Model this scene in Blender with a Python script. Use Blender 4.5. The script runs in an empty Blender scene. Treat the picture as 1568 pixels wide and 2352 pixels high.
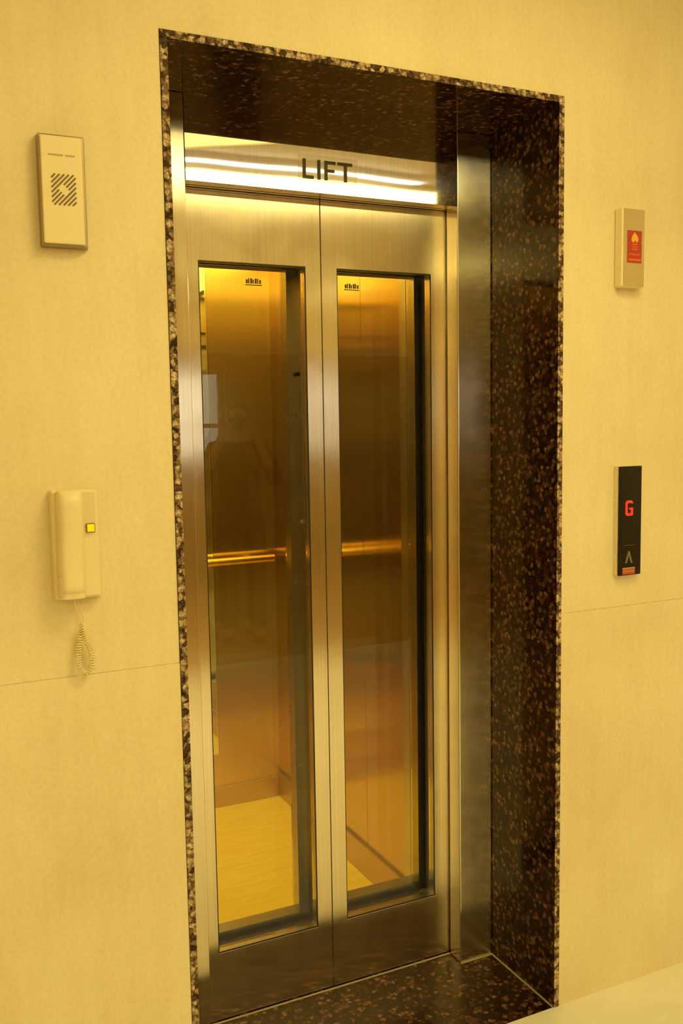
import bpy, bmesh, math, random
from mathutils import Vector, Matrix
random.seed(7)
S = bpy.context.scene
COL = S.collection
PI = math.pi

# ------------------------------------------------------------------ materials
def new_mat(name):
    m = bpy.data.materials.new(name); m.use_nodes = True
    nt = m.node_tree; b = nt.nodes['Principled BSDF']
    return m, nt, b
def plain(name, col, rough=.5, metal=0., spec=.5, emit=None, es=0., coat=0.):
    m, nt, b = new_mat(name)
    b.inputs['Base Color'].default_value = (*col, 1)
    b.inputs['Roughness'].default_value = rough
    b.inputs['Metallic'].default_value = metal
    b.inputs['Specular IOR Level'].default_value = spec
    if coat: b.inputs['Coat Weight'].default_value = coat; b.inputs['Coat Roughness'].default_value = .05
    if emit: b.inputs['Emission Color'].default_value = (*emit, 1); b.inputs['Emission Strength'].default_value = es
    return m
def N(nt, t, **kw):
    n = nt.nodes.new(t)
    for k, v in kw.items():
        if k in n.inputs: n.inputs[k].default_value = v
        else: setattr(n, k, v)
    return n
def ramp(nt, stops, interp='LINEAR'):
    r = nt.nodes.new('ShaderNodeValToRGB'); e = r.color_ramp.elements
    r.color_ramp.interpolation = interp
    while len(e) < len(stops): e.new(.5)
    for q, (p, c) in zip(e, stops): q.position = p; q.color = (*c, 1)
    return r

def limestone():
    m, nt, b = new_mat('limestone_cladding'); L = nt.links.new
    tc = N(nt, 'ShaderNodeTexCoord')
    n1 = N(nt, 'ShaderNodeTexNoise', Scale=2.2, Detail=6., Roughness=.55); L(tc.outputs['Object'], n1.inputs['Vector'])
    mp = N(nt, 'ShaderNodeMapping'); mp.inputs['Rotation'].default_value = (0, .6, 0); mp.inputs['Scale'].default_value = (18, 18, 2.5)
    L(tc.outputs['Object'], mp.inputs['Vector'])
    n2 = N(nt, 'ShaderNodeTexNoise', Scale=1.3, Detail=5., Roughness=.6); L(mp.outputs[0], n2.inputs['Vector'])
    n3 = N(nt, 'ShaderNodeTexNoise', Scale=110., Detail=3.); L(tc.outputs['Object'], n3.inputs['Vector'])
    r1 = ramp(nt, [(.3, (.74, .63, .43)), (.5, (.80, .70, .50)), (.72, (.85, .76, .58))]); L(n1.outputs['Fac'], r1.inputs['Fac'])
    r2 = ramp(nt, [(.40, (1, 1, 1)), (.62, (.965, .955, .93)), (.75, (1.0, 1.0, 1.0))]); L(n2.outputs['Fac'], r2.inputs['Fac'])
    r3 = ramp(nt, [(.35, (.95, .945, .93)), (.6, (1, 1, 1))]); L(n3.outputs['Fac'], r3.inputs['Fac'])
    mx = N(nt, 'ShaderNodeMix', data_type='RGBA', blend_type='MULTIPLY'); mx.inputs[0].default_value = 1
    L(r1.outputs[0], mx.inputs[6]); L(r2.outputs[0], mx.inputs[7])
    m2 = N(nt, 'ShaderNodeMix', data_type='RGBA', blend_type='MULTIPLY'); m2.inputs[0].default_value = 1
    L(mx.outputs[2], m2.inputs[6]); L(r3.outputs[0], m2.inputs[7])
    L(m2.outputs[2], b.inputs['Base Color'])
    bp = N(nt, 'ShaderNodeBump', Strength=.12, Distance=.002); L(n2.outputs['Fac'], bp.inputs['Height']); L(bp.outputs[0], b.inputs['Normal'])
    b.inputs['Roughness'].default_value = .5; b.inputs['Specular IOR Level'].default_value = .3
    return m

def granite(name, rough, light, spec=.5):
    m, nt, b = new_mat(name); L = nt.links.new
    tc = N(nt, 'ShaderNodeTexCoord')
    nz = N(nt, 'ShaderNodeTexNoise', Scale=60., Detail=2.); L(tc.outputs['Object'], nz.inputs['Vector'])
    ad = N(nt, 'ShaderNodeMix', data_type='VECTOR'); ad.inputs[0].default_value = .012
    L(tc.outputs['Object'], ad.inputs[4]); L(nz.outputs['Color'], ad.inputs[5])
    v = N(nt, 'ShaderNodeTexVoronoi', Scale=88., Randomness=1.); L(ad.outputs[1], v.inputs['Vector'])
    sp = N(nt, 'ShaderNodeSeparateColor'); L(v.outputs['Color'], sp.inputs[0])
    if light: st = [(0, (.07, .045, .03)), (.28, (.16, .10, .06)), (.42, (.42, .31, .20)), (.7, (.58, .45, .31)), (1, (.66, .55, .42))]
    else: st = [(0, (.016, .007, .003)), (.50, (.034, .014, .006)), (.64, (.060, .027, .015)), (.82, (.125, .060, .030)), (.95, (.24, .13, .07))]
    r = ramp(nt, st); L(sp.outputs[0], r.inputs['Fac'])
    # fade of the crystals towards their rims
    n2 = N(nt, 'ShaderNodeTexNoise', Scale=240., Detail=3.); L(tc.outputs['Object'], n2.inputs['Vector'])
    r2 = ramp(nt, [(.36, (.45, .42, .40)), (.62, (1.15, 1.1, 1.05))]); L(n2.outputs['Fac'], r2.inputs['Fac'])
    r3 = ramp(nt, [(.35, (1, 1, 1)), (.62, (.35, .3, .28))])
    ds = N(nt, 'ShaderNodeMath', operation='MULTIPLY'); ds.inputs[1].default_value = .9; L(v.outputs['Distance'], ds.inputs[0]); L(ds.outputs[0], r3.inputs['Fac'])
    a = N(nt, 'ShaderNodeMix', data_type='RGBA', blend_type='MULTIPLY'); a.inputs[0].default_value = 1
    L(r.outputs[0], a.inputs[6]); L(r2.outputs[0], a.inputs[7])
    c = N(nt, 'ShaderNodeMix', data_type='RGBA', blend_type='MULTIPLY'); c.inputs[0].default_value = 1
    L(a.outputs[2], c.inputs[6]); L(r3.outputs[0], c.inputs[7])
    L(c.outputs[2], b.inputs['Base Color'])
    b.inputs['Roughness'].default_value = rough; b.inputs['Specular IOR Level'].default_value = spec; b.inputs['Specular Tint'].default_value = (1, .78, .52, 1)
    if light:
        bp = N(nt, 'ShaderNodeBump', Strength=.6, Distance=.003); L(sp.outputs[0], bp.inputs['Height']); L(bp.outputs[0], b.inputs['Normal'])
    return m

def steel(name, col, rough, streak=(260, 260, 2), smudge=.35, aniso=1.0):
    """brushed sheet steel; the grain runs across the short axis of streak"""
    m, nt, b = new_mat(name); L = nt.links.new
    b.inputs['Metallic'].default_value = 1
    b.inputs['Anisotropic'].default_value = aniso
    cx = N(nt, 'ShaderNodeCombineXYZ'); cx.inputs[0].default_value = .7071; cx.inputs[1].default_value = .7071; L(cx.outputs[0], b.inputs['Tangent'])
    tc = N(nt, 'ShaderNodeTexCoord')
    mp = N(nt, 'ShaderNodeMapping'); mp.inputs['Scale'].default_value = streak; L(tc.outputs['Object'], mp.inputs['Vector'])
    n1 = N(nt, 'ShaderNodeTexNoise', Scale=1., Detail=3.); L(mp.outputs[0], n1.inputs['Vector'])
    n2 = N(nt, 'ShaderNodeTexNoise', Scale=14., Detail=4., Roughness=.6); L(tc.outputs['Object'], n2.inputs['Vector'])
    r1 = ramp(nt, [(.3, tuple(x * .93 for x in col)), (.7, tuple(min(1, x * 1.04) for x in col))]); L(n1.outputs['Fac'], r1.inputs['Fac'])
    L(r1.outputs[0], b.inputs['Base Color'])
    mr = N(nt, 'ShaderNodeMapRange'); mr.inputs['From Min'].default_value = .35; mr.inputs['From Max'].default_value = .7
    mr.inputs['To Min'].default_value = rough * (1 - smudge * .5); mr.inputs['To Max'].default_value = rough * (1 + smudge)
    L(n2.outputs['Fac'], mr.inputs['Value']); L(mr.outputs[0], b.inputs['Roughness'])
    return m

def glass(name, tint, ior=1.45, rough=0.0):
    m = bpy.data.materials.new(name); m.use_nodes = True; nt = m.node_tree; L = nt.links.new
    nt.nodes.remove(nt.nodes['Principled BSDF']); out = nt.nodes['Material Output']
    t = N(nt, 'ShaderNodeBsdfTransparent'); t.inputs[0].default_value = (*tint, 1)
    g = N(nt, 'ShaderNodeBsdfGlossy'); g.inputs['Roughness'].default_value = rough
    f = N(nt, 'ShaderNodeFresnel'); f.inputs[0].default_value = ior
    mx = N(nt, 'ShaderNodeMixShader'); L(f.outputs[0], mx.inputs[0]); L(t.outputs[0], mx.inputs[1]); L(g.outputs[0], mx.inputs[2])
    L(mx.outputs[0], out.inputs[0]); return m

def oakfloor():
    m, nt, b = new_mat('yellow_vinyl_floor'); L = nt.links.new
    tc = N(nt, 'ShaderNodeTexCoord'); mp = N(nt, 'ShaderNodeMapping'); mp.inputs['Scale'].default_value = (6, 60, 6)
    L(tc.outputs['Object'], mp.inputs['Vector'])
    n = N(nt, 'ShaderNodeTexNoise', Scale=1., Detail=5.); L(mp.outputs[0], n.inputs['Vector'])
    r = ramp(nt, [(.35, (.72, .50, .10)), (.65, (.80, .58, .13))]); L(n.outputs['Fac'], r.inputs['Fac'])
    L(r.outputs[0], b.inputs['Base Color']); b.inputs['Roughness'].default_value = .45
    return m
def marble():
    m, nt, b = new_mat('cream_marble_floor'); L = nt.links.new
    tc = N(nt, 'ShaderNodeTexCoord')
    n = N(nt, 'ShaderNodeTexNoise', Scale=3., Detail=7., Roughness=.6, Distortion=1.2); L(tc.outputs['Object'], n.inputs['Vector'])
    r = ramp(nt, [(.35, (.70, .67, .60)), (.6, (.80, .77, .72))]); L(n.outputs['Fac'], r.inputs['Fac'])
    L(r.outputs[0], b.inputs['Base Color']); b.inputs['Roughness'].default_value = .22
    return m

M = dict(
    stone=limestone(), granite=granite('polished_brown_granite', .11, False, .25), granite_edge=granite('sawn_granite_edge', .7, True, .2),
    granite_floor=granite('granite_sill', .22, False),
    grout=plain('pale_grout', (.42, .33, .19), .8),
    steel=steel('brushed_steel_door', (.90, .82, .68), .20, smudge=.15),
    jamb=steel('brushed_steel_jamb', (.90, .82, .68), .20, smudge=.12),
    polish=steel('bright_steel_transom', (.84, .78, .66), .04, smudge=.05),
    dark_steel=steel('car_door_steel', (.60, .56, .46), .25, smudge=.1, aniso=0),
    skirt=steel('car_skirting_steel', (.62, .44, .20), .30, smudge=.1, aniso=0),
    car_steel=steel('car_wall_steel', (.72, .54, .28), .26, smudge=.05),
    car_side=steel('car_side_wall_steel', (.68, .50, .25), .13, smudge=.05),
    mirror=plain('car_mirror', (.90, .88, .82), .01, 1.),
    bevel=plain('mirror_bevel', (.95, .95, .95), .12, 1.),
    brass=plain('polished_brass_rail', (1., .82, .36), .24, 1.),
    black=plain('matt_black', (.006, .005, .004), .6, 0, .2),
    joint=plain('dark_gasket', (.02, .015, .01), .5),
    vinyl=oakfloor(), marble=marble(),
    car_ceil=plain('car_ceiling_white', (.80, .72, .5), .5),
    plastic=plain('cream_plastic', (.80, .70, .47), .38),
    plastic2=plain('cream_plastic_inset', (.72, .62, .40), .45),
    cord=plain('cream_cord', (.80, .70, .42), .45),
    ybut=plain('yellow_button', (.95, .62, .0), .3, emit=(1, .62, .0), es=.35),
    bframe=plain('button_surround', (.22, .14, .04), .5),
    satin=steel('satin_steel_device', (.80, .74, .62), .30, aniso=0),
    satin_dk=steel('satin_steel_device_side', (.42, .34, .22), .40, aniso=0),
    face=plain('dark_reflection_face', (.52, .40, .22), .5, .3),  # switch front: dark reflection painted in as a darker colour
    slot=plain('speaker_slot', (.20, .13, .06), .6),
    print_=plain('grey_print', (.42, .36, .22), .6),
    red=plain('red_fire_window', (.40, .016, .003), .35),
    flame=plain('yellow_flame_print', (.75, .42, .03), .5),
    redtxt=plain('orange_print', (.75, .12, .03), .5),
    blackglass=plain('black_acrylic', (.012, .010, .008), .12, 0, .4),
    led=plain('red_led', (.2, .01, .004), .4, emit=(1, .03, .012), es=.85),
    arrow=plain('grey_arrow', (.17, .13, .09), .5),
    faint=plain('faint_line', (.06, .05, .03), .5),
    stickr=plain('orange_red_sticker', (.50, .07, .02), .5), stick2=plain('pale_sticker', (.42, .26, .13), .5),
    ink=plain('dark_lettering', (.055, .035, .015), .5),
    glass=glass('door_glass', (.93, .94, .90)),
    car_glass=glass('car_door_glass', (.92, .93, .88)),
    ceil=plain('ceiling_paint', (.82, .78, .68), .7),
    shaft=plain('shaft_concrete', (.12, .10, .08), .9),
    lamp_fill=plain('warm_fill_diffuser', (.9, .8, .6), .5, emit=(1, .82, .25), es=5.5),  # for the added side fill panels
    lamp_key=plain('key_warm_diffuser', (.9, .8, .6), .5, emit=(1, .82, .25), es=15.),
    lamp_back_fill=plain('warm_back_fill_diffuser', (.9, .8, .6), .5, emit=(1, .82, .24), es=64.),  # for the added fill panels that brighten the back wall
    lamp_glow=plain('soft_warm_diffuser', (.9, .8, .6), .5, emit=(1, .86, .26), es=1.15),
    lamp_band=plain('bright_warm_diffuser', (.9, .8, .6), .5, emit=(1, .85, .30), es=6.8),
    lamp_car=plain('car_lamp_diffuser', (.9, .8, .5), .5, emit=(1, .70, .08), es=3.1),
    tube=plain('led_tube', (.9, .9, .9), .5, emit=(1, .92, .80), es=6.),
    carpet=plain('brown_carpet', (.34, .215, .09), .95, 0, .1),
    panelling=plain('dark_brown_panelling', (.29, .20, .09), .4),
    white_metal=plain('white_metal', (.75, .72, .65), .4),
    skin=plain('skin', (.45, .24, .14), .5), cloth=plain('maroon_shirt', (.05, .014, .010), .85), trou=plain('dark_trousers', (.018, .014, .012), .85),
    hair=plain('black_hair', (.008, .006, .005), .6), leather=plain('black_leather', (.02, .015, .012), .4), cam=plain('black_camera', (.01, .01, .01), .45),
    win=glass('window_glass', (.95, .97, .97)), alu=plain('window_frame', (.30, .22, .14), .4, .6),
)
# sticker: clear film with a frosted body
def film():
    m = bpy.data.materials.new('clear_sticker_film'); m.use_nodes = True; nt = m.node_tree; L = nt.links.new
    b = nt.nodes['Principled BSDF']; b.inputs['Base Color'].default_value = (.95, .86, .62, 1); b.inputs['Roughness'].default_value = .3
    t = N(nt, 'ShaderNodeBsdfTransparent'); mx = N(nt, 'ShaderNodeMixShader'); mx.inputs[0].default_value = .16
    L(t.outputs[0], mx.inputs[1]); L(b.outputs[0], mx.inputs[2]); L(mx.outputs[0], nt.nodes['Material Output'].inputs[0]); return m
M['film'] = film()

# ------------------------------------------------------------------ mesh helpers
def box(bm, x0, x1, y0, y1, z0, z1, mi=0):
    vs = [bm.verts.new(p) for p in ((x0,y0,z0),(x1,y0,z0),(x1,y1,z0),(x0,y1,z0),(x0,y0,z1),(x1,y0,z1),(x1,y1,z1),(x0,y1,z1))]
    for f in ((0,3,2,1),(4,5,6,7),(0,1,5,4),(1,2,6,5),(2,3,7,6),(3,0,4,7)):
        bm.faces.new([vs[i] for i in f]).material_index = mi
    return vs
def prism(bm, pts, y0, y1, mi=0):
    """polygon pts in (x,z) extruded along y"""
    a = [bm.verts.new((x, y0, z)) for x, z in pts]; b = [bm.verts.new((x, y1, z)) for x, z in pts]
    n = len(pts)
    bm.faces.new(a).material_index = mi; bm.faces.new(b[::-1]).material_index = mi
    for i in range(n): bm.faces.new((a[i], b[i], b[(i+1) % n], a[(i+1) % n])).material_index = mi
def frustum(bm, r0, y0, r1, y1):
    """rect r0=(x0,x1,z0,z1) at y0 lofted to r1 at y1"""
    a = [bm.verts.new((x, y0, z)) for x, z in ((r0[0],r0[2]),(r0[1],r0[2]),(r0[1],r0[3]),(r0[0],r0[3]))]
    b = [bm.verts.new((x, y1, z)) for x, z in ((r1[0],r1[2]),(r1[1],r1[2]),(r1[1],r1[3]),(r1[0],r1[3]))]
    bm.faces.new(a); bm.faces.new(b[::-1])
    for i in range(4): bm.faces.new((a[i], b[i], b[(i+1) % 4], a[(i+1) % 4]))
def tube(bm, path, r, seg=10, caps=True, twist_ref=Vector((0, 1, 0))):
    rings = []; n = len(path)
    for i, p in enumerate(path):
        d = (path[min(i+1, n-1)] - path[max(i-1, 0)]).normalized()
        ref = twist_ref if abs(d.dot(twist_ref)) < .95 else Vector((0, 0, 1))
        u = d.cross(ref).normalized(); w = d.cross(u)
        rr = r[i] if isinstance(r, (list, tuple)) else r
        rings.append([bm.verts.new(p + u*rr*math.cos(2*PI*k/seg) + w*rr*math.sin(2*PI*k/seg)) for k in range(seg)])
    for a, b in zip(rings, rings[1:]):
        for k in range(seg): bm.faces.new((a[k], a[(k+1) % seg], b[(k+1) % seg], b[k]))
    if caps: bm.faces.new(rings[0][::-1]); bm.faces.new(rings[-1])
def V(*a): return Vector(a)

def link(name, bm, mats, parent=None, bevel=0., smooth=False, seg=2):
    bmesh.ops.recalc_face_normals(bm, faces=bm.faces[:])
    me = bpy.data.meshes.new(name); bm.to_mesh(me); bm.free()
    for m in (mats if isinstance(mats, (list, tuple)) else [mats]): me.materials.append(m)
    o = bpy.data.objects.new(name, me); COL.objects.link(o)
    if smooth:
        for p in me.polygons: p.use_smooth = True
    if bevel:
        b = o.modifiers.new('bevel', 'BEVEL'); b.width = bevel; b.segments = seg; b.limit_method = 'ANGLE'; b.angle_limit = math.radians(40)
        b.harden_normals = False
    if parent: o.parent = parent; o.matrix_parent_inverse = parent.matrix_world.inverted()
    return o
def thing(name, label, cat, loc=(0, 0, 0), group=None):
    o = bpy.data.objects.new(name, None); o.location = loc; o.empty_display_size = .05; COL.objects.link(o)
    o.matrix_world = Matrix.Translation(loc)
    o['label'] = label; o['category'] = cat
    if group: o['group'] = group
    return o
def tag(o, label, cat, group=None):
    o['label'] = label; o['category'] = cat
    if group: o['group'] = group
    return o
def struct(name, bm, mats, parent=None, **kw):
    o = link(name, bm, mats, parent, **kw)
    if not parent: o['kind'] = 'structure'
    return o
def boxes(name, lst, mats, parent=None, **kw):
    bm = bmesh.new()
    for b in lst: box(bm, *b)
    return link(name, bm, mats, parent, **kw)

# ------------------------------------------------------------------ setting
XL, XR, ZT = .111, 1.0987, 2.3094      # opening, outside of the granite slabs
Y1, Y2, Y3 = .2801, .3405, .45         # steel frame front, landing doors front, car doors front
RX0, RX1, RY0, ZC = -3.2, 6.6, -6.0, 2.86
def wall_panel(x0, x1, z0, z1): 
    return (x0, x1, 0., .30, z0, z1)
g = .0006
ZJ = 1.049
bm = bmesh.new()
for x0, x1, z0, z1 in ((RX0, XL, 0, ZJ-g), (RX0, XL, ZJ+g, ZC), (XR, RX1, 0, ZJ-g), (XR, RX1, ZJ+g, ZC), (XL, XR, ZT, ZC)):
    box(bm, x0, x1, 0. if z0 else -.0012, .298, z0, z1)
box(bm, RX0, XL, .0012, .30, ZJ-.01, ZJ+.01, 1); box(bm, XR, RX1, .0012, .30, ZJ-.01, ZJ+.01, 1)
w = struct('wall_front', bm, [M['stone'], M['stone']])
w['label'] = 'cream limestone wall round the lift opening'
struct_o = lambda name, args, m: struct(name, (lambda b: (box(b, *args), b)[1])(bmesh.new()), m)
struct_o('floor', (RX0, RX1, RY0, 0., -.08, 0.), M['marble'])
struct_o('ceiling', (RX0, RX1, RY0, .30, ZC, ZC+.08), M['ceil'])
struct_o('wall_left', (RX0-.1, RX0, RY0, .30, 0, ZC), M['stone'])
struct_o('wall_right', (RX1, RX1+.1, RY0, .30, 0, ZC), M['stone'])
# opposite wall with the street window that the steel mirrors
WZ0, WZ1 = 1.2, 2.06
HOLES = [(.9, 2.50), (4.9, 6.2)]
bm = bmesh.new(); xs = [RX0] + [v for h in HOLES for v in h] + [RX1]
for x0, x1 in zip(xs[::2], xs[1::2]): box(bm, x0, x1, RY0-.15, RY0, 0, ZC)
for x0, x1 in HOLES: box(bm, x0, x1, RY0-.15, RY0, 0, WZ0); box(bm, x0, x1, RY0-.15, RY0, WZ1, ZC)
wb = struct('wall_back', bm, M['stone'])
bm = bmesh.new()
for x0, x1 in zip(xs[::2], xs[1::2]): box(bm, x0+.0005, x1-.0005, RY0+.0005, RY0+.02, .0005, 2.2)
for x0, x1 in HOLES: box(bm, x0, x1, RY0+.0005, RY0+.02, .0005, WZ0); box(bm, x0, x1, RY0+.0005, RY0+.02, WZ1, 2.2)
link('wall_panelling', bm, M['panelling'], wb)
for i, (WX0, WX1) in enumerate(HOLES):
    bm = bmesh.new()
    for a in ((WX0, WX1, WZ0, WZ0+.05), (WX0, WX1, WZ1-.05, WZ1), (WX0, WX0+.05, WZ0+.05, WZ1-.05), (WX1-.05, WX1, WZ0+.05, WZ1-.05), (WX0, WX1, WZ0+.30, WZ0+.34)):
        box(bm, a[0], a[1], RY0-.10, RY0-.04, a[2], a[3])
    wn = struct('window_%d' % (i+1), bm, M['alu'])
    boxes('pane', [(WX0+.05, WX1-.05, RY0-.075, RY0-.069, WZ0+.05, WZ0+.30), (WX0+.05, WX1-.05, RY0-.075, RY0-.069, WZ0+.34, WZ1-.05)], M['win'], wn)
ct = boxes('carpet', [(RX0+.01, RX1-.01, RY0+.025, -3.05, .0003, .006)], M['carpet']); tag(ct, 'brown carpet covering the back half of the lobby floor', 'carpet')
# lift shaft shell
bm = bmesh.new()
sx0, sx1, sy0, sy1, sz0, sz1 = -.35, 1.6, .302, 1.95, -.35, ZC
for a in ((sx0-.1, sx0, sy0, sy1, sz0, sz1), (sx1, sx1+.1, sy0, sy1, sz0, sz1), (sx0-.1, sx1+.1, sy1, sy1+.1, sz0, sz1),
          (sx0-.1, sx1+.1, sy0, sy1+.1, sz1, sz1+.08), (sx0-.1, sx1+.1, sy0, sy1+.1, sz0-.1, sz0)):
    box(bm, *a)
struct('wall_shaft', bm, M['shaft'])

# ------------------------------------------------------------------ granite surround
gs = thing('granite_surround', 'dark brown polished granite lining around the recessed lift opening', 'door surround', (.605, .14, 0))
T = .0165
def slab(name, a, inner):
    # body polished, front edge sawn
    bm = bmesh.new(); box(bm, *a)
    for f in bm.faces:
        if f.calc_center_median().y < a[2] + 1e-4: f.material_index = 1
    return link(name, bm, [M['granite'], M['granite_edge']], gs, bevel=.0012)
C_ = .0004
slab('jamb_lining', (XL+C_, XL+T, -.003, .298, 0, ZT-T), 1)
slab('jamb_lining', (XR-T, XR-C_, -.003, .298, 0, ZT-T), 1)
slab('head_lining', (XL+C_, XR-C_, -.003, .298, ZT-T, ZT-C_), 1)
bm = bmesh.new(); box(bm, XL+C_, XR-C_, 0.0005, Y2+.02, -.08, 0)
for f in bm.faces:
    if f.calc_center_median().y < .001: f.material_index = 1
link('floor_slab', bm, [M['granite_floor'], M['granite_edge']], gs)
gr = boxes('grout_line', [(XR-T-.0045, XR-T-.0002, 0.002, Y1, .0003, .0025), (.975, XR-T-.0045, Y1-.005, Y1-.0004, .0003, .0025), (.24, .975, Y2-.007, Y2-.001, .0003, .002)], M['grout'], gs)
gr['label'] = 'pale grout seam'

# ------------------------------------------------------------------ steel frame
JL, JR = .2394, .9749
fr = thing('lift_door_frame', 'brushed stainless steel frame with tall jambs and header above the doors', 'door frame', (.607, Y1, 0))
IX0, IX1, IZ = XL+T+.0003, XR-T-.0003, ZT-T-.0003
FD = Y2 - .006
boxes('jamb', [(IX0, JL, Y1, FD, .0006, IZ)], M['jamb'], fr, bevel=.0018, seg=3)
boxes('jamb', [(JR, IX1, Y1, FD, .0006, IZ)], M['jamb'], fr, bevel=.0030, seg=3)
# header: gently dished sheet
bm = bmesh.new(); nx, nz = 72, 16; hx0, hx1, hz0, hz1 = JL+.0012, JR-.0006, 2.10, IZ
def dish(u, v):
    # oil-canning of the thin sheet, a few tenths of a millimetre
    e = math.exp(-u/.035); e2 = math.exp(-(1-u)/.12)
    return .00002*math.sin(PI*u)*math.sin(2.2*PI*v+.4) + .0003*e*(v-.5) + .00012*e2*(1-v)*.8 + .00018*math.sin(3*PI*u)*(v-.5)
grid = [[bm.verts.new((hx0+(hx1-hx0)*i/nx, Y1+.0003+dish(i/nx, j/nz), hz0+(hz1-hz0)*j/nz)) for j in range(nz+1)] for i in range(nx+1)]
for i in range(nx):
    for j in range(nz): bm.faces.new((grid[i][j], grid[i+1][j], grid[i+1][j+1], grid[i][j+1]))
me = link('header_panel', bm, M['polish'], fr, smooth=True)
sol = me.modifiers.new('thick', 'SOLIDIFY'); sol.thickness = .0015; sol.use_rim = False; sol.offset = -1
sol.offset = 1 if me.data.polygons[0].normal.y > 0 else -1
boxes('header_underside', [(hx0, hx1, Y1+.0025, FD-.016, 2.1002, 2.108), (hx0, hx1, FD-.010, FD, 2.1002, 2.13)], M['jamb'], fr)
boxes('header_back', [(hx0, hx1, FD-.016, FD-.010, 2.109, 2.13)], M['joint'], fr)

# ------------------------------------------------------------------ landing doors
def framed_leaf(name_root, parent, x0, x1, z0, z1, wx0, wx1, wz0, wz1, y0, y1, mat, bev=.0012):
    bm = bmesh.new()
    outer = [(x0, z0), (x1, z0), (x1, z1), (x0, z1)]; inner = [(wx0, wz0), (wx1, wz0), (wx1, wz1), (wx0, wz1)]
    def ring(y): return [bm.verts.new((x, y, z)) for x, z in outer], [bm.verts.new((x, y, z)) for x, z in inner]
    (oa, ia), (ob, ib) = ring(y0), ring(y1)
    for i in range(4):
        j = (i+1) % 4
        bm.faces.new((oa[i], oa[j], ia[j], ia[i])); bm.faces.new((ob[j], ob[i], ib[i], ib[j]))
        bm.faces.new((oa[j], oa[i], ob[i], ob[j])); bm.faces.new((ia[i], ia[j], ib[j], ib[i]))
    return link(name_root, bm, mat, parent, bevel=bev)
MID = .6046
LT = .034
WZ_B, WZ_T = .1858, 1.9309
for side, (x0, x1, wx0, wx1) in (('left', (.205, MID-.0012, .2823, .5618)), ('right', (MID+.0012, 1.02, .6489, .9293))):
    lab = {'left': 'left steel lift door leaf, its tall window showing the brighter brass rail',
           'right': 'right steel lift door leaf, nearest the wide dark granite side'}[side]
    d = thing('lift_door_leaf', lab, 'lift door', ((x0+x1)/2, Y2, 0), 'sliding landing doors of the lift')
    framed_leaf('door_panel', d, x0, x1, .006, 2.125, wx0, wx1, WZ_B, WZ_T, Y2, Y2+LT, M['steel'])
    boxes('glass_pane', [(wx0+.0004, wx1-.0004, Y2+.024, Y2+.029, WZ_B+.0004, WZ_T-.0004)], M['glass'], d)
    gk = framed_leaf('window_gasket', d, wx0+.0003, wx1-.0003, WZ_B+.0003, WZ_T-.0003, wx0+.0022, wx1-.0022, WZ_B+.0022, WZ_T-.0022, Y2+.0008, Y2+.0035, M['joint'], 0)
    gk['label'] = 'thin dark rim of the window'
# ------------------------------------------------------------------ car doors
CT = .046
CB, CTOP = .1765, 1.94
for side, (x0, x1, wx0, wx1) in (('left', (.20, .6034, .266, .5535)), ('right', (.6058, 1.010, .656, .9400))):
    lab = {'left': 'inner car door with glass behind the left landing door window, pale pin on its stile',
           'right': 'inner car door with glass and black edge strip behind the right landing door window'}[side]
    d = thing('car_door', lab, 'lift door', ((x0+x1)/2, Y3, 0), 'sliding doors of the lift car')
    framed_leaf('door_panel', d, x0, x1, .004, 2.09, wx0, wx1, CB, CTOP, Y3, Y3+CT, M['dark_steel'])
    boxes('glass_pane', [(wx0+.0004, wx1-.0004, Y3+.036, Y3+.041, CB+.0004, CTOP-.0004)], M['car_glass'], d)
    # etched safety mark at the top of the pane
    bm = bmesh.new(); mx = .455 if side == 'left' else .742
    for k in range(7):
        wv = .0035 if k % 2 else .005
        box(bm, mx+k*.0062, mx+k*.0062+wv, Y3+.0350, Y3+.0359, 1.905, 1.905+(.013 if k % 3 else .010))
    box(bm, mx-.002, mx+.044, Y3+.0350, Y3+.0359, 1.900, 1.9025)
    o = link('glass_mark', bm, M['print_'], d); o['label'] = 'small dark etched mark'
    if side == 'right':
        o = boxes('edge_strip', [(.953, .9765, Y3-.010, Y3-.0003, .01, 2.08)], M['black'], d, bevel=.001); o['label'] = 'plain black strip'  # flat black strip in front of the right stile
    else:
        bm = bmesh.new(); tube(bm, [V(.566, Y3-.030, 1.925), V(.566, Y3-.0003, 1.925)], .0085, 20)
        link('guide_pin', bm, M['black'], d, smooth=False)
        bm = bmesh.new(); tube(bm, [V(.578, Y3-.012, 1.668), V(.578, Y3-.0003, 1.668)], .0055, 16); link('guide_pin', bm, M['black'], d)
        bm = bmesh.new(); tube(bm, [V(.586, Y3-.006, 1.274), V(.586, Y3-.0003, 1.274)], .006, 16)
        o = link('screw_head', bm, M['satin'], d, bevel=.0015)

# ------------------------------------------------------------------ lift car
cx0, cx1, cy1, cz = .2297, .9793, 1.657, 2.165
cy0 = Y3+CT+.02
car = thing('lift_car', 'brown steel lift car interior with mirror, brass rail and yellow floor', 'lift car', (MID, 1.05, 0))
boxes('floor_panel', [(cx0-.02, cx1+.02, cy0-.005, cy1+.02, -.05, -.0005)], M['vinyl'], car)['label'] = 'yellow wood-effect floor'
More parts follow.
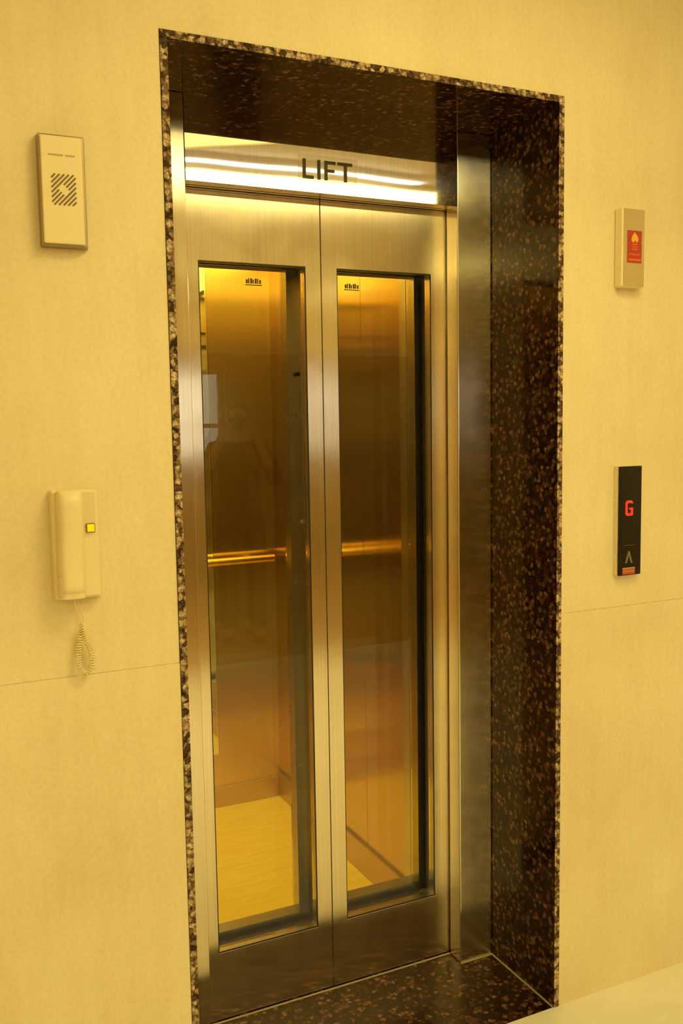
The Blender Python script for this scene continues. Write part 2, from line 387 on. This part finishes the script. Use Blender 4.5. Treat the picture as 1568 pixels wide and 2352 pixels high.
# back wall: side panels either side of the central mirror
MX0, MX1, MZ0 = .491, .7165, .218
boxes('back_panel', [(cx0, MX0, cy1, cy1+.02, 0, cz), (MX1, cx1, cy1, cy1+.02, 0, cz), (MX0, MX1, cy1, cy1+.02, 0, MZ0)], M['car_steel'], car)
mr = boxes('back_mirror', [(MX0+.0004, MX1-.005, cy1-.004, cy1+.016, MZ0+.0005, cz-.02)], M['mirror'], car); mr['label'] = 'tall wall mirror'
bm = bmesh.new(); frustum(bm, (MX1-.0049, MX1+.0035, MZ0+.0005, cz-.02), cy1-.0003, (MX1-.0049, MX1-.001, MZ0+.0005, cz-.02), cy1-.0060)
link('mirror_bevel', bm, M['bevel'], mr)
boxes('side_panel', [(cx0-.02, cx0, cy0, cy1+.02, 0, cz)], M['car_side'], car)
bm = bmesh.new()
for a, b in ((cy0, .86), (.862, 1.26), (1.262, cy1+.02)): box(bm, cx1, cx1+.02, a, b, 0, cz)
link('side_panel', bm, M['car_side'], car)
boxes('front_return', [(cx0-.02, .268, cy0, cy0+.04, 0, cz), (.938+.012, cx1+.02, cy0, cy0+.04, 0, cz)], M['dark_steel'], car)
boxes('door_header', [(cx0-.02, cx1+.02, cy0, cy0+.04, 2.0, cz)], M['dark_steel'], car)
boxes('ceiling_panel', [(cx0-.02, cx1+.02, cy0, cy1+.02, cz, cz+.03)], M['car_ceil'], car)
cl = boxes('ceiling_lamp', [(.27, .94, .68, 1.60, cz-.008, cz-.0005)], M['lamp_car'], car); cl['label'] = 'warm yellow ceiling diffuser'
for x_ in (.42, .79):  # added spots without fixtures, only to brighten the car floor
    ld = bpy.data.lights.new('floor_fill_spot', 'SPOT'); ld.energy = 50; ld.color = (1, .74, .055); ld.spot_size = math.radians(62); ld.spot_blend = .8; ld.shadow_soft_size = .04
    lo = bpy.data.objects.new('floor_fill_spot', ld); COL.objects.link(lo); lo.location = (x_, 1.05, cz-.03); lo.parent = car; lo.matrix_parent_inverse = car.matrix_world.inverted()
sk = [(cx0, cx1-.012, cy1-.012, cy1-.0003, 0, .082)]
boxes('skirting', sk, M['skirt'], car, bevel=.002)
boxes('skirting', [(cx1-.012, cx1-.0003, cy0+.045, cy1-.0005, 0, .105)], M['skirt'], car, bevel=.002)
boxes('skirting', [(cx0+.0003, cx0+.012, cy0+.045, cy1-.0005, 0, .105)], M['skirt'], car, bevel=.002)
bm = bmesh.new(); rz, ry = 1.006, cy1-.068
tube(bm, [V(.27, ry, rz), V(.948, ry, rz)], .0155, 28)
rail = link('handrail', bm, M['brass'], car, smooth=False, bevel=.002); rail['label'] = 'polished brass rail'
for f in rail.data.polygons: f.use_smooth = len(f.vertices) == 4
for x in (.34, .87):
    bm = bmesh.new(); tube(bm, [V(x, ry+.010, rz), V(x, cy1-.0003, rz)], .007, 14); link('rail_bracket', bm, M['brass'], rail)
boxes('car_sill', [(.2, 1.01, Y3-.004, cy0-.006, -.03, .002)], M['dark_steel'], car)

# ------------------------------------------------------------------ LIFT sign
sg = thing('lift_sign', 'clear sticker reading LIFT in dark capitals on the steel header', 'sign', (.60, Y1-.001, 2.156))
yS = Y1 - .0012
bm = bmesh.new(); prism(bm, [(.5212, 2.1245), (.6808, 2.1245), (.6815, 2.189), (.522, 2.189)], yS, yS+.0004); link('sticker_film', bm, M['film'], sg)
bm = bmesh.new(); z0, z1, s = 2.1315, 2.1775, .0078
y0, y1 = yS-.0006, yS-.00005
def R(x0, x1, a, b): box(bm, x0, x1, y0, y1, a, b)
prism(bm, [(.5335, z0), (.5620, z0), (.5620, z0+.0072), (.5335+s, z0+.0072), (.5335+s, z1), (.5335, z1)], y0, y1)
R(.5725, .5725+s, z0, z1)
prism(bm, [(.5915, z0), (.5915+s, z0), (.5915+s, .0195+z0), (.6185, .0195+z0), (.6185, .0262+z0), (.5915+s, .0262+z0), (.5915+s, z1-.0072), (.6215, z1-.0072), (.6215, z1), (.5915, z1)], y0, y1)
prism(bm, [(.6445, z0), (.6445+s, z0), (.6445+s, z1-.0072), (.6672, z1-.0072), (.6672, z1), (.6270, z1), (.6270, z1-.0072), (.6445, z1-.0072)], y0, y1)
link('lettering', bm, M['ink'], sg)

# ------------------------------------------------------------------ left: speaker panel
sp = thing('speaker_panel', 'flat metal speaker plate with diagonal grille, left of the lift above the handset', 'speaker', (-.085, 0, 1.98))
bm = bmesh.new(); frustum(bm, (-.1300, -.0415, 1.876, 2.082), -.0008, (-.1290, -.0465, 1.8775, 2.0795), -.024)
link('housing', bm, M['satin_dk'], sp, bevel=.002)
bm = bmesh.new(); box(bm, -.1265, -.0515, -.0300, -.0242, 1.8805, 2.0755)
link('face_plate', bm, M['plastic'], sp, bevel=.003, seg=3)
bm = bmesh.new()
gx, gz, hw, hh = -.0870, 1.9790, .0210, .0270
def slotbar(ax, az, bx, bz, w=.0019):
    d = Vector((bx-ax, bz-az)); L_ = d.length
    if L_ < .001: return
    d /= L_; n = Vector((-d.y, d.x))*w
    pts = []
    for c, sgn in (((ax, az), -1), ((bx, bz), 1)):
        for t in (-60, -20, 20, 60) if sgn == 1 else (120, 160, 200, 240):
            a = math.radians(t); e = d*math.cos(a)*w + Vector((-d.y, d.x))*math.sin(a)*w
            pts.append((c[0]+e.x, c[1]+e.y))
    # order the outline: the far end then the near end
    far = pts[4:]; near = pts[:4]
    prism(bm, far + near, -.0306, -.0299)
for k in range(-5, 6):
    c = k*.0088 + .0
    # line z-gz = (x-gx)*1.05 + c  clipped to the rectangle
    P = []
    xs = sorted([max(-hw, (-hh-c)/1.05), min(hw, (hh-c)/1.05)])
    if max(-hw, (-hh-c)/1.05) >= min(hw, (hh-c)/1.05): continue
    xa, xb = xs
    # leave a clear diamond in the middle
    q = .0095
    segs = []
    if abs(c) < 2*q*.85:
        # inside the diamond |x|+|z|<q*1.25
        D = q*1.2; lo = (-D-c)/2.05; hi = (D-c)/2.05
        if lo < hi and abs(c) < D: segs = [(xa, lo), (hi, xb)]
        else: segs = [(xa, xb)]
    else: segs = [(xa, xb)]
    for a, b in segs:
        if b-a > .001: slotbar(gx+a, gz+a*1.05+c, gx+b, gz+b*1.05+c)
o = link('speaker_grille', bm, M['slot'], sp); o['label'] = 'dark diagonal slots'
bm = bmesh.new(); x = -.113
for wv in (.0035, .003, .004, .003, .0035, .0035, .003, .004, None, .0025, .004, .003, .0045, .003):
    if wv is None: x += .004; continue
    box(bm, x, x+wv*.8, -.0304, -.0299, 2.0395, 2.0430); x += wv
link('printed_line', bm, M['print_'], sp)

# ------------------------------------------------------------------ left: entry phone
ph = thing('intercom_handset', 'cream wall handset telephone with coiled cord, left of the lift', 'telephone', (-.09, 0, 1.31))
bm = bmesh.new(); frustum(bm, (-.1372, -.0430, 1.206, 1.4205), -.0005, (-.1345, -.0475, 1.208, 1.4195), -.026)
link('base', bm, M['plastic'], ph, bevel=.005, seg=3)
bm = bmesh.new(); box(bm, -.0810, -.0545, -.0278, -.0255, 1.350, 1.4140)
link('name_plate', bm, M['plastic2'], ph, bevel=.001)
boxes('cradle', [(-.0800, -.0500, -.0275, -.0255, 1.2120, 1.3250)], M['plastic'], ph, bevel=.002)
bt = boxes('button_surround', [(-.0730, -.0555, -.0298, -.0255, 1.3355, 1.3535)], M['bframe'], ph, bevel=.0015)
o = boxes('push_button', [(-.0712, -.0573, -.0335, -.0299, 1.3372, 1.3518)], M['ybut'], bt, bevel=.0015); o['label'] = 'bright yellow square button'
# handset: half-round bar, fuller at both ends
bm = bmesh.new(); rings = []
for i in range(33):
    t = i/32; z = 1.2125 + t*(1.4205-1.2125)
    end = min(1, math.sin(min(t, 1-t)*PI*3.2 + .55)) if min(t, 1-t) < .11 else 1
    end = min(1., .62 + min(t, 1-t)*4.6) if min(t, 1-t) < .083 else 1.
    waist = 1 - .10*math.sin(PI*t)**2
    hwid = .0248*(.9+.1*end); dep = .036*waist*end
    xc = -.1050 + (.0015 if t > .5 else 0)
    ring = []
    for k in range(17):
        a = PI*k/16; ca, sa = math.cos(a), math.sin(a)
        sx = math.copysign(abs(ca)**.55, ca); sy = sa**.6
        ring.append(bm.verts.new((xc - hwid*sx, -.0270 - dep*sy, z)))
    rings.append(ring)
for a, b in zip(rings, rings[1:]):
    for k in range(16): bm.faces.new((a[k], a[k+1], b[k+1], b[k]))
    bm.faces.new((a[16], a[0], b[0], b[16]))
bm.faces.new(rings[0]); bm.faces.new(rings[-1][::-1])
hs = link('handset', bm, M['plastic'], ph, smooth=True, bevel=.004, seg=3)
bm = bmesh.new(); rr = []
for z, grow in ((1.2118, .0006), (1.2530, .0012), (1.2545, .0004)):
    ring = []
    for k in range(17):
        a = PI*k/16; ca, sa = math.cos(a), math.sin(a)
        sx = math.copysign(abs(ca)**.55, ca); sy = sa**.6
        dz = .78 if z < 1.22 else .93
        ring.append(bm.verts.new((-.1050 - (.0248+grow)*sx, -.0270 - (.036*dz+grow)*sy, z)))
    rr.append(ring)
for a, b in zip(rr, rr[1:]):
    for k in range(16): bm.faces.new((a[k], a[k+1], b[k+1], b[k]))
    bm.faces.new((a[16], a[0], b[0], b[16]))
bm.faces.new(rr[0]); bm.faces.new(rr[-1][::-1])
link('mouthpiece_cap', bm, M['plastic'], hs, smooth=False, bevel=.0015)
# coiled cord: plain lead, then helix round a hanging loop, back to the base
def catmull(P, n):
    out = []
    for i in range(1, len(P)-2):
        p0, p1, p2, p3 = P[i-1:i+3]
        for k in range(n):
            t = k/n
            out.append(.5*((2*p1) + (p2-p0)*t + (2*p0-5*p1+4*p2-p3)*t*t + (3*p1-p0-3*p2+p3)*t**3))
    out.append(P[-2].copy()); return out
ctrl = [V(-.101, -.035, 1.222), V(-.101, -.035, 1.207), V(-.0975, -.030, 1.186), V(-.089, -.024, 1.163), V(-.0855, -.020, 1.142), V(-.079, -.017, 1.120), V(-.0705, -.016, 1.096),
        V(-.0715, -.017, 1.070), V(-.0830, -.018, 1.0575), V(-.0945, -.018, 1.070), V(-.0960, -.018, 1.098), V(-.0900, -.016, 1.128), V(-.0815, -.013, 1.158), V(-.0860, -.012, 1.182), V(-.0935, -.013, 1.207), V(-.0935, -.013, 1.220)]
path = catmull(ctrl, 60)
# arc length resample
L_ = [0]
for a, b in zip(path, path[1:]): L_.append(L_[-1] + (b-a).length)
tot = L_[-1]; pts = []; turns_pitch = .0050; nst = 1500; j = 0; ang = 0; last = 0
for i in range(nst+1):
    s_ = tot*i/nst
    while j < len(L_)-2 and L_[j+1] < s_: j += 1
    t = (s_-L_[j])/max(1e-9, L_[j+1]-L_[j]); p = path[j].lerp(path[j+1], t); d = (path[j+1]-path[j]).normalized()
    u = d.cross(V(0, 1, 0)).normalized(); w_ = d.cross(u)
    env = max(0, min(1, (s_-.050)/.008, (tot-.062-s_)/.008)); r_ = .0042*env
    ang += 2*PI*(tot/nst)/turns_pitch*(env > 0)
    pts.append(p + u*r_*math.cos(ang) + w_*r_*math.sin(ang))
bm = bmesh.new(); tube(bm, pts, .00155, 7)
link('coiled_cord', bm, M['cord'], ph, smooth=True)

# ------------------------------------------------------------------ right: fire switch
fs = thing('fire_switch', 'small steel box with red fire window on the wall right of the lift', 'switch', (1.294, 0, 1.96))
bm = bmesh.new(); box(bm, 1.2580, 1.3320, -.028, -.0005, 1.8650, 2.0580)
link('housing', bm, M['plastic'], fs, bevel=.0045, seg=4)
o = boxes('face_plate', [(1.2625, 1.3300, -.0287, -.0278, 1.8680, 2.0560)], M['face'], fs, bevel=.0003); o['label'] = 'front plate coloured darker to mimic a dark reflection'
fw = boxes('fire_window', [(1.2745, 1.3210, -.0298, -.0276, 1.9245, 2.0035)], M['red'], fs, bevel=.001); fw['label'] = 'red window with yellow flame mark'
bm = bmesh.new()
fx, fz = 1.2975, 1.9770
prism(bm, [(fx-.0105, fz), (fx-.0112, fz+.006), (fx-.0080, fz+.013), (fx-.0040, fz+.018), (fx-.0005, fz+.0225), (fx+.0035, fz+.018), (fx+.0085, fz+.013), (fx+.0112, fz+.006), (fx+.0100, fz), (fx+.0045, fz-.003), (fx+.0020, fz+.004), (fx-.0030, fz-.003)], -.0305, -.0297)
link('flame_mark', bm, M['flame'], fw)
bm = bmesh.new()
for k in range(3): box(bm, 1.2885, 1.3065, -.0303, -.0297, 1.9565+k*.006, 1.9595+k*.006)
for k in range(7): box(bm, 1.2795+k*.0052, 1.2828+k*.0052, -.0303, -.0297, 1.9435, 1.9475)
box(bm, 1.2775, 1.3180, -.0303, -.0297, 1.9300, 1.9345)
link('printed_text', bm, M['redtxt'], fw)

# ------------------------------------------------------------------ right: call indicator
ci = thing('floor_indicator', 'black floor indicator panel showing red G, right of the lift', 'lift indicator', (1.305, 0, 1.275))
boxes('back_box', [(1.2655, 1.3405, -.0165, -.0005, 1.1330, 1.4160)], M['satin'], ci, bevel=.001)
boxes('face_panel', [(1.2665, 1.3400, -.0212, -.0166, 1.1335, 1.4155)], M['blackglass'], ci, bevel=.0008)
bm = bmesh.new(); gx0, gx1, gz0, gz1, gw = 1.2865, 1.3115, 1.2880, 1.3275, .0068; yy = (-.0219, -.0211)
c_ = .005
prism(bm, [(gx1, gz1-gw-.0015), (gx1, gz1-c_), (gx1-c_, gz1), (gx0+c_, gz1), (gx0, gz1-c_), (gx0, gz0+c_), (gx0+c_, gz0), (gx1-c_*.6, gz0), (gx1, gz0+c_*.6), (gx1, gz0+.0210), (gx0+.0125, gz0+.0210), (gx0+.0125, gz0+.0155), (gx1-gw, gz0+.0155), (gx1-gw, gz0+gw), (gx0+gw, gz0+gw), (gx0+gw, gz1-gw), (gx1-gw*.6, gz1-gw), (gx1-gw*.6, gz1-gw-.0015)], *yy)
o = link('floor_digit', bm, M['led'], ci); o['label'] = 'glowing red letter G'
bm = bmesh.new(); ax, az0, az1, hwA, tw = 1.2995, 1.1650, 1.1960, .0125, .0060
prism(bm, [(ax-hwA, az0), (ax-.0028, az1), (ax+.0028, az1), (ax+hwA, az0), (ax+hwA-tw, az0), (ax, az1-.0120), (ax-hwA+tw, az0)], *yy)
link('up_arrow', bm, M['arrow'], ci)
boxes('divider_line', [(1.2810, 1.3200, -.0216, -.0211, 1.2108, 1.2123)], M['faint'], ci)
st = boxes('sticker', [(1.2790, 1.3205, -.0217, -.0211, 1.1360, 1.1535)], M['stickr'], ci)
bm = bmesh.new(); box(bm, 1.2790, 1.3205, -.0219, -.0216, 1.1500, 1.1535)
for k in range(6): box(bm, 1.2820+k*.0060, 1.2855+k*.0060, -.0219, -.0216, 1.1415, 1.1465)
link('sticker_print', bm, M['stick2'], st)

# ------------------------------------------------------------------ lobby lamps
def ceiling_lamp(x, y, sx, sy, label, mat, rot=0.):
    t = thing('ceiling_light', label, 'ceiling light', (x, y, ZC))
    fb = bmesh.new()
    for a in ((-sx-.02, sx+.02, -sy-.02, -sy, -.03, -.0005), (-sx-.02, sx+.02, sy, sy+.02, -.03, -.0005),
              (-sx-.02, -sx, -sy, sy, -.03, -.0005), (sx, sx+.02, -sy, sy, -.03, -.0005)): box(fb, *a)
    link('frame', fb, M['white_metal']).parent = t
    boxes('diffuser', [(-sx, sx, -sy, sy, -.022, -.0006)], mat).parent = t
    t.rotation_euler = (0, 0, math.radians(rot))
ceiling_lamp(.70, -1.20, .30, .30, 'square warm ceiling panel nearest the lift wall', M['lamp_key'])
ceiling_lamp(-1.8, -2.6, .25, .25, 'added warm fill panel, unseen, on the left of the lobby', M['lamp_fill'])  # added fill to even out the wall, outside what the steel mirrors
ceiling_lamp(3.9, -1.5, .25, .25, 'added warm fill panel, unseen, on the right of the lobby', M['lamp_fill'])  # added fill on the other side, not a known fitting
ceiling_lamp(-1.2, -4.7, .3, .3, 'added strong fill panel, unseen, at the back left of the lobby', M['lamp_back_fill'])  # added to brighten the mirrored back wall, out of reflection range
ceiling_lamp(5.8, -4.2, .3, .3, 'added strong fill panel, unseen, at the back right of the lobby', M['lamp_back_fill'])  # second added back fill, also out of reflection range
ceiling_lamp(.90, -1.80, .48, .15, 'softly glowing ceiling panel in front of the white tube', M['lamp_glow'], 30)
ceiling_lamp(1.10, -2.45, 1.5, .17, 'long bright ceiling panel behind the white tube', M['lamp_band'])
tt = thing('tube_light', 'slim white tube light under the lobby ceiling', 'ceiling light', (.98, -2.08, ZC))
bm = bmesh.new(); tube(bm, [V(-1.26, 0, -.045), V(1.26, 0, -.045)], .0055, 14); link('tube', bm, M['tube']).parent = tt
boxes('batten', [(-1.28, 1.28, -.005, .005, -.038, -.0005)], M['white_metal']).parent = tt

# ------------------------------------------------------------------ camera pose (fitted)
CAM = V(-.40435, -1.86752, 1.54187)
ax_r = V(.901349, -.432790, -.016183); ax_d = V(-.056172, -.079773, -.995229); ax_f = V(.429435, .897958, -.096214)

# ------------------------------------------------------------------ photographer (standing back in the lobby, mirrored in the door glass)
YAW = math.radians(-20)
base = V(1.76, -3.55, .0065)
def skin_obj(name, pts, edges, mat, parent, root=0, sub=2):
    me = bpy.data.meshes.new(name); me.from_pydata([p[0] for p in pts], edges, []); me.update()
    o = bpy.data.objects.new(name, me); COL.objects.link(o); me.materials.append(mat)
    o.modifiers.new('skin', 'SKIN')
    if not me.skin_vertices: me.attributes  # created with the modifier's data below
    sv = me.skin_vertices[0].data if me.skin_vertices else None
    if sv is None:
        bpy.context.view_layer.objects.active = o; bpy.ops.mesh.customdata_skin_add(); sv = me.skin_vertices[0].data
    for i, p in enumerate(pts):
        r = p[1]; sv[i].radius = (r, r) if not isinstance(r, tuple) else r; sv[i].use_root = (i == root)
    s = o.modifiers.new('sub', 'SUBSURF'); s.levels = sub; s.render_levels = sub
    o.modifiers['skin'].use_smooth_shade = True
    if parent: o.parent = parent
    return o
per = bpy.data.objects.new('person', None); COL.objects.link(per)
per['label'] = 'person in dark clothes raising a camera, mirrored in the door glass'; per['category'] = 'person'
per.location = base; per.rotation_euler = (0, 0, -YAW)
HE = 1.545      # eye line
B = [((0, 0, .93), (.115, .085)), ((0, 0, 1.08), (.105, .080)), ((0, -.01, 1.24), (.135, .092)), ((0, -.01, 1.36), (.12, .08)), ((0, .01, 1.43), (.055, .055)), ((0, .03, 1.475), (.058, .062)), ((0, .055, 1.54), (.072, .088)), ((0, .045, 1.60), (.070, .085)), ((0, .04, 1.645), (.045, .055))]
E = [(i, i+1) for i in range(8)]
def add(p, r, to): B.append((p, r)); E.append((to, len(B)-1)); return len(B)-1
for s in (-1, 1):
    a = add((s*.17, -.01, 1.355), (.058, .058), 3); a = add((s*.235, .03, 1.20), (.047, .047), a); a = add((s*.245, .08, 1.11), (.042, .042), a)
    a = add((s*.185, .17, 1.28), (.036, .036), a); a = add((s*.115, .23, 1.44), (.026, .026), a); pal = add((s*.088, .245, 1.50), (.028, .018), a)
    for k, (dz, ln) in enumerate(((.030, .030), (.014, .036), (-.002, .035), (-.017, .027))):
        f1 = add((s*.080, .262, 1.505+dz), (.0095, .0095), pal); f2 = add((s*(.080-ln*.4), .284, 1.505+dz+.004), (.0085, .0085), f1); add((s*(.080-ln*1.3), .288, 1.505+dz+.002), (.0078, .0078), f2)
    t1 = add((s*.072, .235, 1.485), (.011, .011), pal); add((s*.045, .222, 1.492), (.009, .009), t1)
    h = add((s*.085, 0, .86), (.088, .09), 0); k_ = add((s*.095, .01, .50), (.056, .06), h); c1 = add((s*.098, -.015, .36), (.052, .056), k_)
    an = add((s*.10, -.02, .09), (.034, .036), c1); add((s*.115, .12, .035), (.036, .026), an)
body = skin_obj('body', B, E, M['skin'], per)
sh = [((0, 0, .84), (.178, .138)), ((0, 0, 1.08), (.158, .120)), ((0, -.01, 1.24), (.172, .120)), ((0, -.01, 1.36), (.135, .092)), ((0, 0, 1.415), (.070, .068))]
Es = [(0, 1), (1, 2), (2, 3), (3, 4)]
for s in (-1, 1):
    i = len(sh); sh += [((s*.17, -.01, 1.355), (.070, .070)), ((s*.235, .03, 1.20), (.060, .060)), ((s*.246, .08, 1.11), (.055, .055)), ((s*.192, .16, 1.262), (.047, .047))]
    Es += [(3, i), (i, i+1), (i+1, i+2), (i+2, i+3)]
skin_obj('shirt', sh, Es, M['cloth'], per, 1)
tr = [((0, 0, 1.0), (.145, .108)), ((0, 0, .88), (.152, .116))]; Et = [(0, 1)]
for s in (-1, 1):
    i = len(tr); tr += [((s*.088, 0, .80), (.100, .102)), ((s*.096, .01, .50), (.072, .076)), ((s*.099, -.015, .34), (.066, .070)), ((s*.101, -.02, .08), (.060, .064))]
    Et += [(1, i), (i, i+1), (i+1, i+2), (i+2, i+3)]
skin_obj('trousers', tr, Et, M['trou'], per, 1)
for s in (-1, 1):
    skin_obj('shoe', [((s*.10, -.05, .046), (.044, .042)), ((s*.108, .05, .042), (.046, .038)), ((s*.117, .145, .034), (.042, .028))], [(0, 1), (1, 2)], M['leather'], per)
skin_obj('hair', [((0, .005, 1.56), (.080, .075)), ((0, .015, 1.615), (.082, .085)), ((0, .03, 1.660), (.060, .070))], [(0, 1), (1, 2)], M['hair'], per)
# face details so that the head reads from any side
bm = bmesh.new(); bmesh.ops.create_uvsphere(bm, u_segments=12, v_segments=8, radius=.012)
for v in bm.verts: v.co = Vector((v.co.x*.9, v.co.y*1.3+.137, v.co.z*1.6+1.525))
link('nose', bm, M['skin'], None, smooth=True).parent = per
for s in (-1, 1):
    bm = bmesh.new(); bmesh.ops.create_uvsphere(bm, u_segments=12, v_segments=8, radius=.02)
    for v in bm.verts: v.co = Vector((v.co.x*.35+s*.076, v.co.y*.7+.045, v.co.z*1.35+1.54))
    link('ear', bm, M['skin'], None, smooth=True).parent = per
camt = bpy.data.objects.new('photo_camera', None); COL.objects.link(camt); camt['label'] = 'black photo camera held up by the person'; camt['category'] = 'camera'
camt.location = base; camt.rotation_euler = (0, 0, -YAW)
o = boxes('camera_body', [(-.062, .062, .175, .215, 1.492, 1.572)], M['cam'], None, bevel=.008, seg=3); o.parent = camt
o = boxes('viewfinder', [(-.022, .022, .175, .215, 1.5725, 1.594)], M['cam'], None, bevel=.006); o.parent = camt
bm = bmesh.new(); tube(bm, [V(0, .2155, 1.540), V(0, .27, 1.540)], .032, 24); o = link('lens', bm, M['cam']); o.parent = camt

# ------------------------------------------------------------------ world: pale daylight beyond the street window
W = bpy.data.worlds.new('World'); S.world = W; W.use_nodes = True
bg = W.node_tree.nodes['Background']; bg.inputs[0].default_value = (1., .88, .64, 1); bg.inputs[1].default_value = 2.0
gnd = boxes('pavement', [(-3, 8, -14, RY0-.151, -.2, -.1)], M['shaft']); gnd['kind'] = 'structure'; gnd.name = 'ground'

# ------------------------------------------------------------------ camera
cd = bpy.data.cameras.new('Camera'); co = bpy.data.objects.new('Camera', cd); COL.objects.link(co)
up = -ax_d; bk = -ax_f
co.matrix_world = Matrix(((ax_r.x, up.x, bk.x, CAM.x), (ax_r.y, up.y, bk.y, CAM.y), (ax_r.z, up.z, bk.z, CAM.z), (0, 0, 0, 1)))
cd.sensor_fit = 'VERTICAL'; cd.sensor_height = 24; cd.lens = 2152.58*24/2352; cd.clip_start = .02
S.camera = co
S.view_settings.view_transform = 'Standard'; S.view_settings.look = 'None'; S.view_settings.gamma = 1
S.view_settings.exposure = 0.28
S.cycles.max_bounces = 14; S.cycles.glossy_bounces = 10; S.cycles.transparent_max_bounces = 24; S.cycles.diffuse_bounces = 6
S.cycles.sample_clamp_indirect = 6
